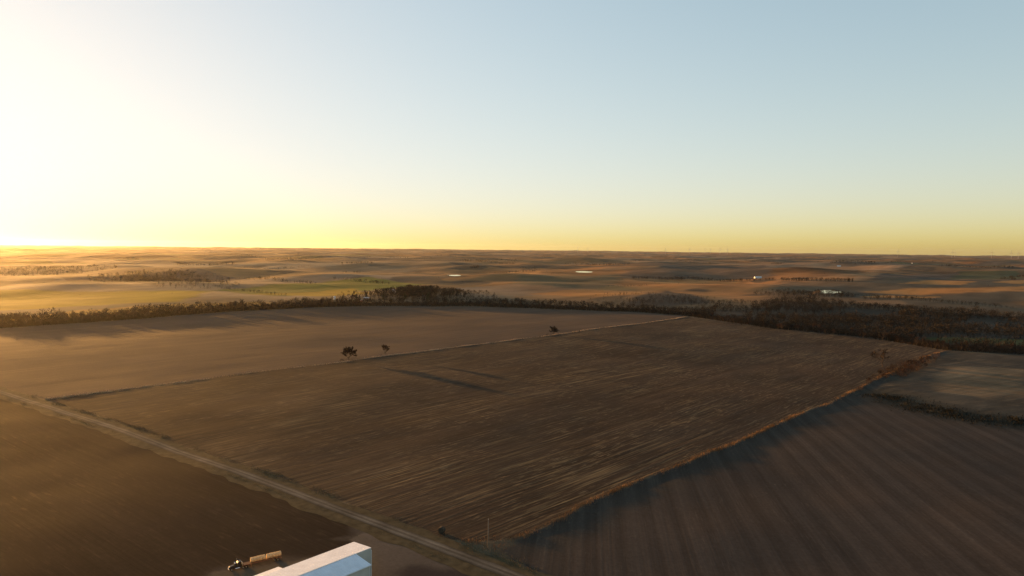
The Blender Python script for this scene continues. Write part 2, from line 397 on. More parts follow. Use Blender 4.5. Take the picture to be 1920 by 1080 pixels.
    sd, al, L = poly_dist(x, y, DITCH); f = (np.exp(-((sd+3)/(15+4*perlin(al/30, al*0, 53)))**2)*.95)[:, None]; col = col*(1-f)+np.array([.022, .021, .015])*f
    # shade of the bank painted into the soil along its low side
    sd, al, L = poly_dist(x, y, STRIP); f = (sst(-1, 2, sd)*(1-sst(9, 19, sd+3*perlin(x/12, y/12, 51)))*.4*(al > 8))[:, None]
    col = col*(1-f)+np.array([.036, .034, .027])*f
    # trodden yard and the field entrance beside the road
    put(PX([(655, 985), (722, 992), (800, 1012), (880, 1046), (920, 1070), (930, 1100), (720, 1100), (697, 1060), (700, 1035)]), (.085, .066, .052), 5, .85)
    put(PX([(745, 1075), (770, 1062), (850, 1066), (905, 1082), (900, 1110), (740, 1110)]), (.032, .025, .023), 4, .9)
    put(PX([(690, 1000), (722, 1000), (820, 1018), (850, 1036), (780, 1030)]), (.13, .10, .078), 3, .85)
    put(PX([(600, 1012), (655, 1004), (720, 1018), (700, 1024), (640, 1012)]), (.085, .066, .05), 2, .6)
    put(PX([(330, 1100), (395, 1074), (430, 1062), (520, 1045), (600, 1040), (640, 1046), (560, 1060), (440, 1082), (380, 1110)]), (.075, .058, .043), 4, .6)
    put(PX([(1290, 590), (1380, 606), (1550, 624), (1700, 642), (1800, 655), (1960, 666), (2060, 640), (1960, 590), (1760, 582), (1600, 574), (1480, 563), (1400, 578), (1320, 578)]), (.042, .036, .027), 30)
    put(PX([(1700, 636), (1760, 628), (1925, 632), (1930, 646), (1800, 640)]), (.05, .058, .022), 6)
    return col
GC = crop_and_light(GX, GY)
ii, jj = np.meshgrid(np.arange(NR-1), np.arange(NA), indexing='ij')
j2 = (jj+1) % NA
Q = np.stack([ii*NA+jj, ii*NA+j2, (ii+1)*NA+j2, (ii+1)*NA+jj], -1).reshape(-1, 4)[:, ::-1]
fx, fy = GX[Q].mean(1), GY[Q].mean(1)
V3 = np.stack([GX, GY, GZ], 1)
own = np.zeros(len(Q), int)
near_f = np.hypot(fx, fy) < 1300
for k, P in enumerate([P_pale, P_corn, P_plough, P_bands, P_past], 1):
    own[near_f & inside(fx, fy, P)] = k
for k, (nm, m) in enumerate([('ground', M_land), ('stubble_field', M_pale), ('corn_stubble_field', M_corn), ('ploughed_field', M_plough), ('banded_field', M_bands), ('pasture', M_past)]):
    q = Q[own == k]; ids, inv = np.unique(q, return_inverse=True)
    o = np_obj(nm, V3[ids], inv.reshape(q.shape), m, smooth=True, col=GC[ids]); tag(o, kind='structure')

# ------------------------------------------------------------------ road, verges
def ribbon(name, P, half, m, lift, step=2.0, wob=0., side=0., kind='structure', seed=0, tones=None):
    P = np.array(P); seg = np.linalg.norm(np.diff(P, axis=0), axis=1); s = np.concatenate([[0], np.cumsum(seg)])
    t = np.arange(0, s[-1], step); X = np.interp(t, s, P[:, 0]); Y = np.interp(t, s, P[:, 1])
    k = np.ones(9)/9; pad = lambda a: np.convolve(np.pad(a, 4, 'edge'), k, 'valid'); X, Y = pad(X), pad(Y)
    T = unit(np.stack([np.gradient(X), np.gradient(Y)], 1)); N = np.stack([T[:, 1], -T[:, 0]], 1)
    cols = np.linspace(-1, 1, 13); V = []
    w0 = half*(1+wob*perlin(t/9., t*0+.5, 60+seed)); w1 = half*(1+wob*perlin(t/9., t*0+9.5, 61+seed))
    for c in cols:
        wd = np.where(c < 0, w0, w1)*c + side
        x = X+N[:, 0]*wd; y = Y+N[:, 1]*wd
        V.append(np.stack([x, y, terrain(x, y)+lift*(1-.3*abs(c))], 1))
    V = np.stack(V, 1); n = len(t)
    i, j = np.meshgrid(np.arange(n-1), np.arange(12), indexing='ij')
    Fq = np.stack([i*13+j, i*13+j+1, (i+1)*13+j+1, (i+1)*13+j], -1).reshape(-1, 4)
    col = None if tones is None else np.repeat(np.array(tones)[None], n, 0).reshape(-1, 3)*(1+.35*perlin(V[..., 0].ravel()/7, V[..., 1].ravel()/7, 64))[:, None]
    o = np_obj(name, V.reshape(-1, 3), Fq, m, smooth=True, col=col); return tag(o, kind=kind)
ribbon('verge', ROADP, 6.2, mat('verge_turf', (.066, .05, .027), 1, .04, var=.4, scale=.25), .07, wob=.25, side=.6)
gv = np.array([.094, .078, .058]); tn = [.5, .8, .95, 1.25, 1.3, .95, .7, .95, 1.3, 1.25, .95, .8, .5]
ribbon('gravel_road', ROADP, 2.1, soil_mat('gravel', -54, [(1.2, .05, .15)], (.05, .2)), .17, wob=.15, tones=[gv*q for q in tn])

def blades(name, P, width, dens, h0, h1, wd, m, side=0., label_kind='stuff', seed=1, lean=.35, gap=None):
    P = np.array(P); seg = np.linalg.norm(np.diff(P, axis=0), axis=1); s = np.concatenate([[0], np.cumsum(seg)])
    n = int(s[-1]*width*dens); t = rng.uniform(0, s[-1], n)
    X = np.interp(t, s, P[:, 0]); Y = np.interp(t, s, P[:, 1]); ix = np.clip(np.searchsorted(s, t)-1, 0, len(seg)-1)
    T = np.diff(P, axis=0)[ix]/seg[ix][:, None]; N = np.stack([T[:, 1], -T[:, 0]], 1)
    off = rng.normal(size=n)*width/2.4+side+.8*perlin(t/14, t*0+seed, 70); X += N[:, 0]*off; Y += N[:, 1]*off
    cl = perlin(X/5, Y/5, 71+seed)*.5+perlin(X/16, Y/16, 72)*.5
    keep = rng.uniform(size=n) < np.clip(.6+1.1*cl, .12, 1)*np.clip(.5+1.2*perlin(t/55, t*0+seed*3.3, 75)+.7*perlin(t/17, t*0+seed, 76), .06, 1); X, Y, cl, t = X[keep], Y[keep], cl[keep], t[keep]; n = len(X)
    hh = rng.uniform(h0, h1, n)*(1+.7*cl)
    D = unit(np.stack([rng.normal(size=n)*lean, rng.normal(size=n)*lean, np.ones(n)], 1))
    V, Fc = slivers(np.stack([X, Y, terrain(X, Y)-.03], 1), D, hh, rng.uniform(.6, 1.4, n)*wd)
    o = np_obj(name, V, Fc, m); return tag(o, kind=label_kind)
blades('tall_grass', STRIP, 1.8, 26, .35, .85, .13, M_grass, side=-.3, seed=1)
blades('brush', DITCH, 17.0, 5, .4, 1.7, .3, mat('draw_brush', (.02, .018, .013), 1, .03, var=.4, scale=.1), side=-3.0, seed=6, lean=.6)
blades('tall_grass', PX([(858, 1016), (900, 1020), (965, 1016)]), 5.5, 22, .5, 1.1, .14, mat('russet_grass', (.2, .095, .045), 1, .04, var=.5, scale=.2), seed=8)
blades('tall_grass', FENCE, 2.2, 22, .4, .9, .26, mat('fence_grass', (.42, .3, .19), 1, .04, var=.3, scale=.1), seed=2)
blades('tall_grass', ROADP[1:8], 3.2, 9, .25, .6, .14, M_verge, side=-6.0, seed=3)
blades('tall_grass', ROADP[1:8], 1.6, 9, .2, .5, .12, M_verge, side=3.9, seed=4)

# ------------------------------------------------------------------ ponds
for (cx, cy, wx, wy, t, zc), (uv, _, _, k) in zip(PD, PONDS):
    n = 64; th = np.linspace(0, 2*math.pi, n, endpoint=False); rr = 1.12+.16*np.sin(3*th+cx)+.08*np.sin(5*th+1)
    c, s = math.cos(t), math.sin(t); ax = wx*rr*np.cos(th); ay = wy*rr*np.sin(th)
    rings = [np.stack([cx+(ax*c+ay*s)*q, cy+(-ax*s+ay*c)*q, np.full(n, zc-.12)], 1) for q in (1, .66, .33)]
    V = np.concatenate(rings+[np.array([[cx, cy, zc-.12]])]); me = bpy.data.meshes.new('pond')
    Fc = [(a*n+i, a*n+(i+1) % n, (a+1)*n+(i+1) % n, (a+1)*n+i) for a in range(2) for i in range(n)]+[(2*n+i, 2*n+(i+1) % n, 3*n) for i in range(n)]
    me.from_pydata(V.tolist(), [], Fc); me.materials.append(M_water); o = bpy.data.objects.new('pond', me); C.objects.link(o); tag(o, kind='structure')

# ------------------------------------------------------------------ trees
def branch_set(h, seed, spread=1.0, depth=4, trunk_frac=.28, first=5):
    g = np.random.default_rng(seed); out = []
    def grow(p, d, L, r, k):
        q = p+d*L; out.append((p, q, r, r*.62, k))
        if k >= depth: return
        n = g.integers(2, 4) if k else first
        for i in range(n):
            a = g.uniform(0, 2*math.pi)+i*2.4; tilt = g.uniform(.35, .8)*spread if k else g.uniform(.3, .75)*spread
            e1 = unit(np.cross(d, [.3, .7, .2])); e2 = np.cross(d, e1)
            nd = unit(d*math.cos(tilt)+(e1*math.cos(a)+e2*math.sin(a))*math.sin(tilt)+np.array([0, 0, .12]))
            s = p+d*L*g.uniform(.55, 1.0) if i else q
            grow(s, nd, L*g.uniform(.62, .86) if k else h*g.uniform(.24, .32), r*.58, k+1)
    grow(np.zeros(3), unit(np.array([g.normal()*.06, g.normal()*.06, 1.])), h*trunk_frac, h*.022, 0)
    return out
def tubes(bs, seg):
    V, Fc = [], []
    for (p, q, ra, rb, k) in bs:
        d = unit(q-p); e1 = unit(np.cross(d, [.21, .54, .81])); e2 = np.cross(d, e1); b = len(V)
        for (c, r) in ((p, ra), (q, rb)):
            for i in range(seg):
                t = 2*math.pi*i/seg; V.append(c+(e1*math.cos(t)+e2*math.sin(t))*r)
        for i in range(seg): Fc.append((b+i, b+(i+1) % seg, b+seg+(i+1) % seg, b+seg+i))
    return np.array(V), np.array(Fc)
def make_tree(h, seed, tw, spread=1., twm=M_twig, trunk_frac=.28, per=5, name='bare_tree', depth=4, first=5):
    bs = branch_set(h, seed, spread, depth, trunk_frac, first); g = np.random.default_rng(seed+99)
    zmax = max(b[1][2] for b in bs); s = h/zmax
    bs = [(p*s, q*s, a*s, b*s, k) for (p, q, a, b, k) in bs]
    root = empty(name, (0, 0, 0))
    V, Fc = tubes([b for b in bs if b[4] <= 2], 5); V[:, 2] -= .2; np_obj('trunk', V, Fc, M_bark, root)
    V, Fc = tubes([b for b in bs if b[4] > 2], 3)
    V = V[np.concatenate([Fc[:, :3], Fc[:, [0, 2, 3]]]).ravel()]; tri = [V]
    ends = [b for b in bs if b[4] >= 2]
    P = np.array([b[0]+(b[1]-b[0])*f for b in ends for f in g.uniform(.2, 1, per)]); D0 = np.array([unit(b[1]-b[0]) for b in ends for _ in range(per)])
    D = unit(D0+g.normal(size=D0.shape)*.75+np.array([0, 0, .25])); n = len(P)
    V2, _ = slivers(P, D, g.uniform(.5, 1.5, n)*h*.085, g.uniform(.6, 1.5, n)*tw); tri.append(V2)
    V = np.concatenate(tri); np_obj('crown', V, np.arange(len(V)).reshape(-1, 3), twm, root)
    return root
def make_cedar(h, seed):
    g = np.random.default_rng(seed); root = empty('cedar_tree', (0, 0, 0))
    V, Fc = tubes([(np.array([0, 0, -.2]), np.array([0, 0, h*.55]), h*.03, h*.015, 0), (np.array([0, 0, h*.55]), np.array([.1, 0, h*.95]), h*.015, h*.004, 0)], 6); np_obj('trunk', V, Fc, M_bark, root)
    n = 900; f = g.uniform(.06, 1, n)**1.0; th = g.uniform(0, 2*math.pi, n)
    rad = h*.24*(1-f)**.75*(1+.22*np.sin(3*th+seed)+.2*np.sin(7*f*6))*g.uniform(.45, 1, n)
    P = np.stack([rad*np.cos(th), rad*np.sin(th), f*h*.96], 1); D = unit(np.stack([np.cos(th), np.sin(th), g.uniform(-.1, .9, n)], 1)+g.normal(size=(n, 3))*.3)
    V, Fc = slivers(P, D, g.uniform(.5, 1.3, n)*h*.09, g.uniform(.6, 1.3, n)*h*.045); np_obj('crown', V, Fc, M_cedar, root); return root
def make_shrub(h, wd, seed, m=M_twigr, n=420):
    g = np.random.default_rng(seed); root = empty('shrub', (0, 0, 0))
    k = 9; st = []
    for i in range(k):
        a = g.uniform(0, 6.28); d = unit(np.array([math.cos(a)*.5, math.sin(a)*.5, 1])); st.append((np.array([math.cos(a), math.sin(a), 0])*wd*.12+np.array([0, 0, -.1]), d*h*.6, h*.012, h*.005, 0))
    V, Fc = tubes(st, 4); np_obj('stem', V, Fc, M_bark, root)
    P = unit(g.normal(size=(n, 3)))*g.uniform(.25, 1, (n, 1))**.5*np.array([wd/2, wd/2, h*.42])+np.array([0, 0, h*.48]); P[:, 2] = np.maximum(P[:, 2], 0)
    P[:, 2] *= 1+.25*np.sin(P[:, 0]*2.1/wd*3+seed)
    D = unit(P-np.array([0, 0, h*.1])+g.normal(size=(n, 3))*h*.2); V, Fc = slivers(P, D, g.uniform(.5, 1.3, n)*h*.17, g.uniform(.6, 1.4, n)*h*.03)
    np_obj('crown', V, Fc, m, root); return root
def copy_tree(src, loc, rz, sc, label, cat, group):
    r = src.copy(); C.objects.link(r); r.location = loc; r.rotation_euler = (0, 0, rz); r.scale = sc
    for ch in list(src.children):
        c = ch.copy(); C.objects.link(c); c.parent = r
    return tag(r, label, cat, group)
protos = {}
def place(kind, x, y, sc, label, cat, group=None, z=None):
    """the first of a kind is the model itself, every later one a copy of it and of its parts"""
    src, used = protos[kind]; loc = (x, y, zat(x, y) if z is None else z); rz = random.uniform(0, 6.28)
    s = (sc*random.uniform(.9, 1.1), sc*random.uniform(.9, 1.1), sc)
    if not used:
        protos[kind][1] = True; src.location = loc; src.rotation_euler = (0, 0, rz); src.scale = s; return tag(src, label, cat, group)
    return copy_tree(src, loc, rz, s, label, cat, group)
def add_proto(k, o): protos[k] = [o, False]
for i in range(5): add_proto(('bare', i), make_tree(11, 100+i*7, .2, spread=[1., .85, 1.1, .95, 1.2][i], twm=[M_twig, M_twigr, M_twig, M_twig, M_twigr][i], trunk_frac=[.28, .34, .22, .3, .2][i], per=5))
for i in range(2): add_proto(('cedar', i), make_cedar(9, 300+i))
for i in range(3): add_proto(('shrub', i), make_shrub(3.4, 4.6, 400+i, [M_twigr, M_twig, M_twigr][i]))

# the lone growth along the two field margins
f1 = make_tree(10.2, 512, .32, 1.1, M_twigr, .14, 18, 'bare_tree', 4, 7); p = hit(654, 675); f1.location = p; tag(f1, 'large rounded russet tree with dark base, biggest on the fence line between the fields', 'tree')
f2 = make_tree(8.8, 523, .26, .75, M_twigr, .3, 12); p = hit(722, 667); f2.location = p; tag(f2, 'narrow upright bare tree on the fence line just right of the large russet bush', 'tree')
f3 = make_tree(8.6, 531, .32, 1.2, M_twig, .14, 16, 'bare_tree', 4, 7); p = hit(1037, 628); f3.location = p; tag(f3, 'dark wide bare tree on the far part of the fence line, by the corner post', 'tree')
for (uv, sc, lb) in [((641, 677), .55, 'low dark shrub at the left foot of the large russet fence line tree'), ((1026, 629), .6, 'low dark shrub at the left foot of the wide far fence line tree'), ((714, 668), .3, 'tiny dark shrub at the foot of the narrow upright fence line tree')]:
    p = hit(*uv); place(('shrub', 1), p[0], p[1], sc, lb, 'shrub', None, p[2])
s1 = make_tree(14, 541, .3, .95, M_twig, .16, 7); p = hit(1655, 688); s1.location = p; tag(s1, 'thin bare tree on the grassy bank near the far corner of the corn field', 'tree')
for k, (uv, sc) in enumerate([((1668, 699), 1.6), ((1681, 699), 1.9), ((1695, 697), 2.2), ((1708, 693), 2.3), ((1721, 688), 2.2), ((1734, 682), 1.8), ((1655, 703), 1.3), ((1642, 711), 1.3), ((1629, 720), 1.0), ((1614, 731), .8), ((1688, 704), 1.7), ((1702, 701), 1.9), ((1716, 696), 1.7), ((1675, 704), 1.6), ((1692, 707), 1.6), ((1727, 690), 2.0), ((1745, 680), 1.7), ((1755, 673), 1.4), ((1660, 709), 1.2)]):
    p = hit(*uv); place(('shrub', k % 3), p[0], p[1], sc, 'dark russet shrub in the thicket at the far end of the grassy bank', 'shrub', 'shrubs at the far end of the grassy bank', p[2])

LT = 'small bare dark tree in the thicket at the far end of the grassy bank'
for k, (uv, sc) in enumerate([((1630, 718), .35), ((1648, 707), .5), ((1668, 700), .45), ((1678, 700), .6), ((1692, 696), .55), ((1704, 693), .7), ((1716, 690), .6), ((1728, 684), .6), ((1740, 678), .5)]):
    p = hit(*uv); place(('bare', (k*2+1) % 5), p[0], p[1], sc, LT, 'tree', 'bare trees of the bank thicket', p[2])

# belt behind the pale field: a front of single trees, brush below, grown together behind
def along(pts, n, jit, back0, back1):
    P = np.array([atg(u, v) for u, v in pts]); seg = np.linalg.norm(np.diff(P, axis=0), axis=1); s = np.concatenate([[0], np.cumsum(seg)])
    t = (np.arange(n)+rng.uniform(-.4, .4, n)+.5)/n*s[-1]; X = np.interp(t, s, P[:, 0]); Y = np.interp(t, s, P[:, 1])
    bk = rng.uniform(back0, back1, n); d = unit(np.stack([X, Y], 1)); X = X+d[:, 0]*bk+rng.normal(size=n)*jit; Y = Y+d[:, 1]*bk
    return X, Y
LB = 'bare brown tree fronting the hazy left belt behind the pale stubble field'
X, Y = along(BELT[1:7], 105, 1.5, 4, 22)
for k in range(len(X)):
    place(('bare', k % 5), X[k], Y[k], .6+.5*random.random()**1.3, LB, 'tree', 'front trees of the left tree belt')
# three taller trees that stand out
for uv, sc, lb in [((18, 613), 1.3, 'tall spreading bare tree at the far left end of the hazy tree belt'), ((66, 609), 1.05, 'lone slim bare tree rising from a low part of the left tree belt'), ((35, 612), 1.15, 'tall bare tree with thin crown, second from the far left end of the belt'), ((112, 606), 1.2, 'broad bushy tree in the left belt right of its low gap'), ((215, 600), 1.1, 'bare tree rising above the left belt near its middle')]:
    p = hit(*uv); place(('bare', 3), p[0], p[1]+8, sc, lb, 'tree')
LR = 'bare dark tree fronting the shaded belt beyond the middle of the fields'
X, Y = along(BELT[7:]+[(1290, 590), (1340, 596)], 52, 1.5, 3, 22)
for k in range(len(X)):
    place(('bare', k % 5), X[k], Y[k], .45+.3*random.random(), LR, 'tree', 'front trees of the middle tree belt')
LW = 'bare dark tree on the near edge of the creek wood on the right'
X, Y = along([(1345, 600), (1450, 615), (1650, 636), (1775, 656), (1920, 664), (1960, 668)], 85, 1.5, 2, 24)
for k in range(len(X)):
    place(('bare', (k*3) % 5), X[k], Y[k], .45+.4*random.random(), LW, 'tree', 'front trees of the creek wood')
LG = 'dark evergreen in the dense grove on the rise behind the pale field'
n = 0
gp = [at(690, 560), at(735, 548), at(800, 547), at(885, 556)]
q = rng.normal(size=(50, 2))*np.array([60, 45]); q[:, 0] = np.clip(q[:, 0], -120, 120); gc = atg(785, 560); gd = unit_(gc); gn = np.array([gd[1], -gd[0]])
X = gc[0]+gn[0]*q[:, 0]+gd[0]*q[:, 1]; Y = gc[1]+gn[1]*q[:, 0]+gd[1]*q[:, 1]
for k in range(len(X)):
    place(('cedar', k % 2) if k % 3 else ('bare', k % 5), X[k], Y[k], (.6+.65*math.exp(-(q[k, 0]/80)**2))*random.uniform(.75, 1.15), LG if k % 3 else 'dark bare tree mixed among the evergreens of the grove on the rise', 'tree', 'evergreens of the grove' if k % 3 else 'bare trees of the grove')
for uv, kk, sc, lb in [((641, 569), ('cedar', 0), .8, 'dark round evergreen left of the farmstead, leftmost of a small clump'), ((650, 569), ('cedar', 1), .7, 'smaller evergreen beside the dark round evergreen left of the farmstead'), ((664, 570), ('bare', 1), 1.25, 'tall bare tree standing just left of the farmstead sheds')]:
    p = hit(*uv); place(kk, p[0], p[1], sc, lb, 'tree')

# woods that read as one mass
def wood(name, X, Y, hts, m, per=60, wid=.38, rad=.34, ln=.16):
    n = len(X); Z = terrain(X, Y)
    k = per; P = unit(rng.normal(size=(n, k, 3)))*(rng.uniform(.1, 1, (n, k, 1))**.45)
    P = P*np.stack([hts*rad, hts*rad, hts*.36], 1)[:, None]; P[..., 2] += (hts*.6)[:, None]
    D = unit(P/np.stack([hts*rad, hts*rad, hts*.5], 1)[:, None]*np.array([1, 1, .6])+rng.normal(size=P.shape)*.45)
    P = P+np.stack([X, Y, Z], 1)[:, None]
    L = (rng.uniform(.5, 1.3, (n, k))*hts[:, None]*ln).ravel(); Wd = (rng.uniform(.5, 1.4, (n, k))*wid*(hts/10)[:, None]).ravel()
    V, Fc = slivers(P.reshape(-1, 3), D.reshape(-1, 3), L, Wd)
    b = np.stack([X, Y, Z-.3], 1); T = np.empty((n, 2, 3, 3))                    # stems
    for q, dv in enumerate([(1, 0, 0), (0, 1, 0)]):
        dv = np.array(dv); T[:, q, 0] = b-dv*(hts*.03)[:, None]; T[:, q, 1] = b+dv*(hts*.03)[:, None]; T[:, q, 2] = b+np.array([0, 0, 1])*(hts*.75)[:, None]
    V = np.concatenate([V, T.reshape(-1, 3)]); o = np_obj(name, V, np.arange(len(V)).reshape(-1, 3), m); return tag(o, kind='stuff')
def scatter(P, dens, keep=None):
    P = np.array(P); lo, hi = P.min(0), P.max(0); n = int((hi-lo).prod()*dens)
    X = rng.uniform(lo[0], hi[0], n); Y = rng.uniform(lo[1], hi[1], n); m = inside(X, Y, [tuple(p) for p in P]); X, Y = X[m], Y[m]
    if keep is not None:
        k = keep(X, Y); X, Y = X[k], Y[k]
    return X, Y
# behind the front trees of the belts
X1, Y1 = along(BELT[:7], 520, 3, 10, 65); X2, Y2 = along(BELT[6:]+[(1340, 596)], 560, 3, 10, 75); 
gc = atg(785, 560); gd = unit(gc); gn = np.array([gd[1], -gd[0]]); q = rng.normal(size=(470, 2))*np.array([62, 60]); q = q[(np.abs(q[:, 0]) < 135) & (q[:, 1] > -75)]
X3 = gc[0]+gn[0]*q[:, 0]+gd[0]*q[:, 1]; Y3 = gc[1]+gn[1]*q[:, 0]+gd[1]*q[:, 1]; h3 = 5+8.5*np.exp(-(q[:, 0]/75)**2)*rng.uniform(.65, 1.1, len(q))
X = np.concatenate([X1, X2, X3]); Y = np.concatenate([Y1, Y2, Y3])
hs = np.concatenate([rng.uniform(4.5, 12, 520)*(1+.35*perlin(X1/45, Y1/45, 61)), rng.uniform(4.5, 10, 560)*(1+.35*perlin(X2/45, Y2/45, 61)), h3])
wood('tree_belt', X, Y, hs, M_wood, 80, .5)
P = PX([(1300, 590), (1380, 606), (1550, 624), (1700, 642), (1800, 655), (1960, 666), (2060, 640), (1960, 590), (1760, 580), (1600, 572), (1480, 560), (1400, 576), (1320, 576)])
clear = PX([(1700, 645), (1740, 630), (1925, 632), (1960, 650), (1800, 644)])
clear2 = PX([(1480, 590), (1600, 578), (1720, 582), (1640, 592)])
X, Y = scatter(P, .024, lambda x, y: ~inside(x, y, clear) & ~inside(x, y, clear2) & (perlin(x/110, y/110, 81) > -.36))
wood('creek_wood', X, Y, rng.uniform(4.5, 10.5, len(X))*(1+.4*perlin(X/60, Y/60, 82)), M_wood, 44, .62)
# low brush at the feet of the belts
def brush(name, pts, n, b0, b1, m, h0=.8, h1=2.6):
    X, Y = along(pts, n, 1., b0, b1); Z = terrain(X, Y)
    D = unit(np.stack([rng.normal(size=n)*.5, rng.normal(size=n)*.5, np.ones(n)], 1)); V, Fc = slivers(np.stack([X, Y, Z-.1], 1), D, rng.uniform(h0, h1, n), rng.uniform(.2, .6, n)); return tag(np_obj(name, V, Fc, m), kind='stuff')
brush('brush', BELT[:7], 42000, 1, 55, M_brush, 1.2, 5.5); brush('brush', BELT[6:]+EDGE+[(1920, 664)], 42000, 1, 50, M_brush, 1.0, 4.5)
# scattered far woods, tree rows and cedar-dotted pasture
FX, FY, FH = [], [], []
def row(uvs, n, depth, h0, h1):
    P = np.array([hit(u, v)[:2] for u, v in uvs]); seg = np.linalg.norm(np.diff(P, axis=0), axis=1); s = np.concatenate([[0], np.cumsum(seg)])
    t = rng.uniform(0, s[-1], n); X = np.interp(t, s, P[:, 0]); Y = np.interp(t, s, P[:, 1]); d = unit(np.stack([X, Y], 1)); bk = rng.uniform(0, depth, n)
    FX.append(X+d[:, 0]*bk); FY.append(Y+d[:, 1]*bk); FH.append(rng.uniform(h0, h1, n))
row([(1185, 523), (1300, 524), (1455, 526)], 300, 30, 5, 9); row([(1465, 527), (1540, 528), (1600, 529)], 160, 30, 6, 10)
def clump(u, v, n, wx, wy, h0, h1):
    p = hit(u, v); d = unit_(p[:2]); nn = np.array([d[1], -d[0]]); q = rng.normal(size=(n, 2)); q /= np.maximum(1, np.linalg.norm(q, axis=1)/1.9)[:, None]
    X = p[0]+nn[0]*q[:, 0]*wx+d[0]*q[:, 1]*wy; Y = p[1]+nn[1]*q[:, 0]*wx+d[1]*q[:, 1]*wy; k = perlin(X/70, Y/70, 95) > -.3
    FX.append(X[k]); FY.append(Y[k]); FH.append((rng.uniform(h0, h1, n)*np.exp(-.12*(q**2).sum(1)))[k])
clump(70, 510, 900, 110, 170, 6, 12); clump(310, 526, 700, 75, 130, 6, 12); clump(250, 520, 300, 50, 90, 5, 10); clump(370, 532, 220, 40, 60, 5, 9)
clump(1235, 560, 260, 60, 60, 3, 7); clump(1500, 553, 220, 45, 50, 6, 11); clump(1590, 556, 160, 35, 40, 6, 10)
row([(395, 537), (470, 548), (540, 556)], 60, 10, 3, 6); row([(640, 496), (700, 495)], 60, 30, 6, 10); row([(330, 497), (440, 496)], 80, 40, 6, 10)
row([(1500, 553), (1530, 556), (1600, 560)], 50, 60, 4, 7); row([(1620, 562), (1700, 562), (1760, 568), (1900, 580)], 160, 25, 4, 8)
row([(1080, 497), (1180, 497)], 70, 40, 6, 9); row([(1560, 493), (1640, 494)], 80, 60, 7, 11); row([(1760, 500), (1900, 503)], 140, 60, 7, 11)
row([(1180, 570), (1300, 572), (1420, 570)], 120, 30, 4, 7); row([(1130, 538), (1215, 536)], 40, 8, 2, 4); row([(880, 504), (900, 503)], 30, 30, 6, 10)
for k in range(80):                                               # farm windbreaks and creek lines out to the skyline
    r = random.uniform(1600, 7500); a_ = R_(random.uniform(-30, 42)); cx, cy = r*math.sin(a_), r*math.cos(a_)
    t = R_(random.choice([44, -46]))+random.uniform(-.1, .1); L = random.uniform(60, 380); n = int(L/5)
    s = rng.uniform(-L/2, L/2, n); FX.append(cx+s*math.sin(t)+rng.normal(size=n)*4); FY.append(cy+s*math.cos(t)+rng.normal(size=n)*4); FH.append(rng.uniform(4, 9, n))
n = 420; r = rng.uniform(1250, 3600, n); a_ = np.radians(rng.uniform(-38, 40, n)); x, y = r*np.sin(a_), r*np.cos(a_); k = perlin(x/400, y/400, 91) > .12
FX.append(x[k]); FY.append(y[k]); FH.append(rng.uniform(2, 5, k.sum()))
X, Y, hs = map(np.concatenate, (FX, FY, FH)); ok = np.ones(len(X), bool)
for (cx, cy, wx, wy, t, zc) in PD: ok &= np.hypot(X-cx, Y-cy) > wx*1.3
wood('far_woods', X[ok], Y[ok], hs[ok], M_wood, 34, .75)

# ------------------------------------------------------------------ farm buildings far off
M_white = mat('white_siding', (.62, .6, .56), .7, .2, var=.06); M_roof = mat('tin_roof', (.42, .4, .38), .45, .4, var=.1, scale=.5)
M_red = mat('red_siding', (.3, .08, .05), .8, .1, var=.15); M_dark = mat('dark_opening', (.02, .02, .02), .6, .2)
M_glass = mat('window_glass', (.03, .035, .04), .1, .5)
def shed(p, L, Wd, h, rz, mw, mr, label, cat='shed', name='farm_shed', chimney=False):
    r = empty(name, p, rz, label, cat); rise = Wd*.22; bm = bmesh.new()
    prism(bm, [(-Wd/2, -.4), (Wd/2, -.4), (Wd/2, h), (0, h+rise), (-Wd/2, h)], -L/2, L/2); bm_obj('wall', bm, mw, r)
    bm = bmesh.new(); t = .18; o = .4; k = rise/(Wd/2)
    prism(bm, [(-Wd/2-o, h-k*o+.02), (0, h+rise+.02), (Wd/2+o, h-k*o+.02), (Wd/2+o, h-k*o+t), (0, h+rise+t), (-Wd/2-o, h-k*o+t)], -L/2-o, L/2+o); rf = bm_obj('roof', bm, mr, r)
    if chimney:
        bm = bmesh.new(); box(bm, (Wd*.12, L*.2, h+rise+.5), (.7, .7, 1.6)); bm_obj('chimney', bm, M_red, rf)
    bm = bmesh.new(); box(bm, (Wd/2+.02, 0, 1.05 if chimney else h*.4), (.06, 1.0 if chimney else L*.2, 2.1 if chimney else h*.8)); bm_obj('door', bm, M_dark, r)
    for s in (-.33, .33):
        bm = bmesh.new(); box(bm, (Wd/2+.02, s*L, h*.55), (.06, 1.1, 1.2)); bm_obj('window', bm, M_glass, r)
    return r
shed(hit(736, 549), 11, 7, 4.6, R_(50), M_white, mat('pale_shingle', (.4, .38, .37), .7, .2), 'pale roofed farmhouse half hidden by the evergreens of the grove', 'house', 'farmhouse', True)
shed(hit(688, 562), 9, 5.5, 2.6, R_(70), mat('tan_siding', (.3, .2, .13), .8, .1), M_roof, 'low tan shed with a pale roof at the left edge of the grove')
shed(hit(677, 566), 6, 4, 2.2, R_(40), M_red, M_roof, 'small red shed left of the low tan shed by the grove')
shed(hit(1421, 522), 21, 9, 3.6, R_(95), M_white, M_white, 'long low white barn far off beyond the dark tree rows', 'barn', 'farm_barn')
shed(hit(1573, 500), 17, 9, 4.5, R_(60), M_white, M_roof, 'distant pale barn among trees on the right skyline slope', 'barn', 'farm_barn')
shed(hit(1710, 494), 9, 5, 2.6, R_(30), M_white, M_white, 'distant white barn, rightmost of the far barns', 'barn', 'farm_barn')
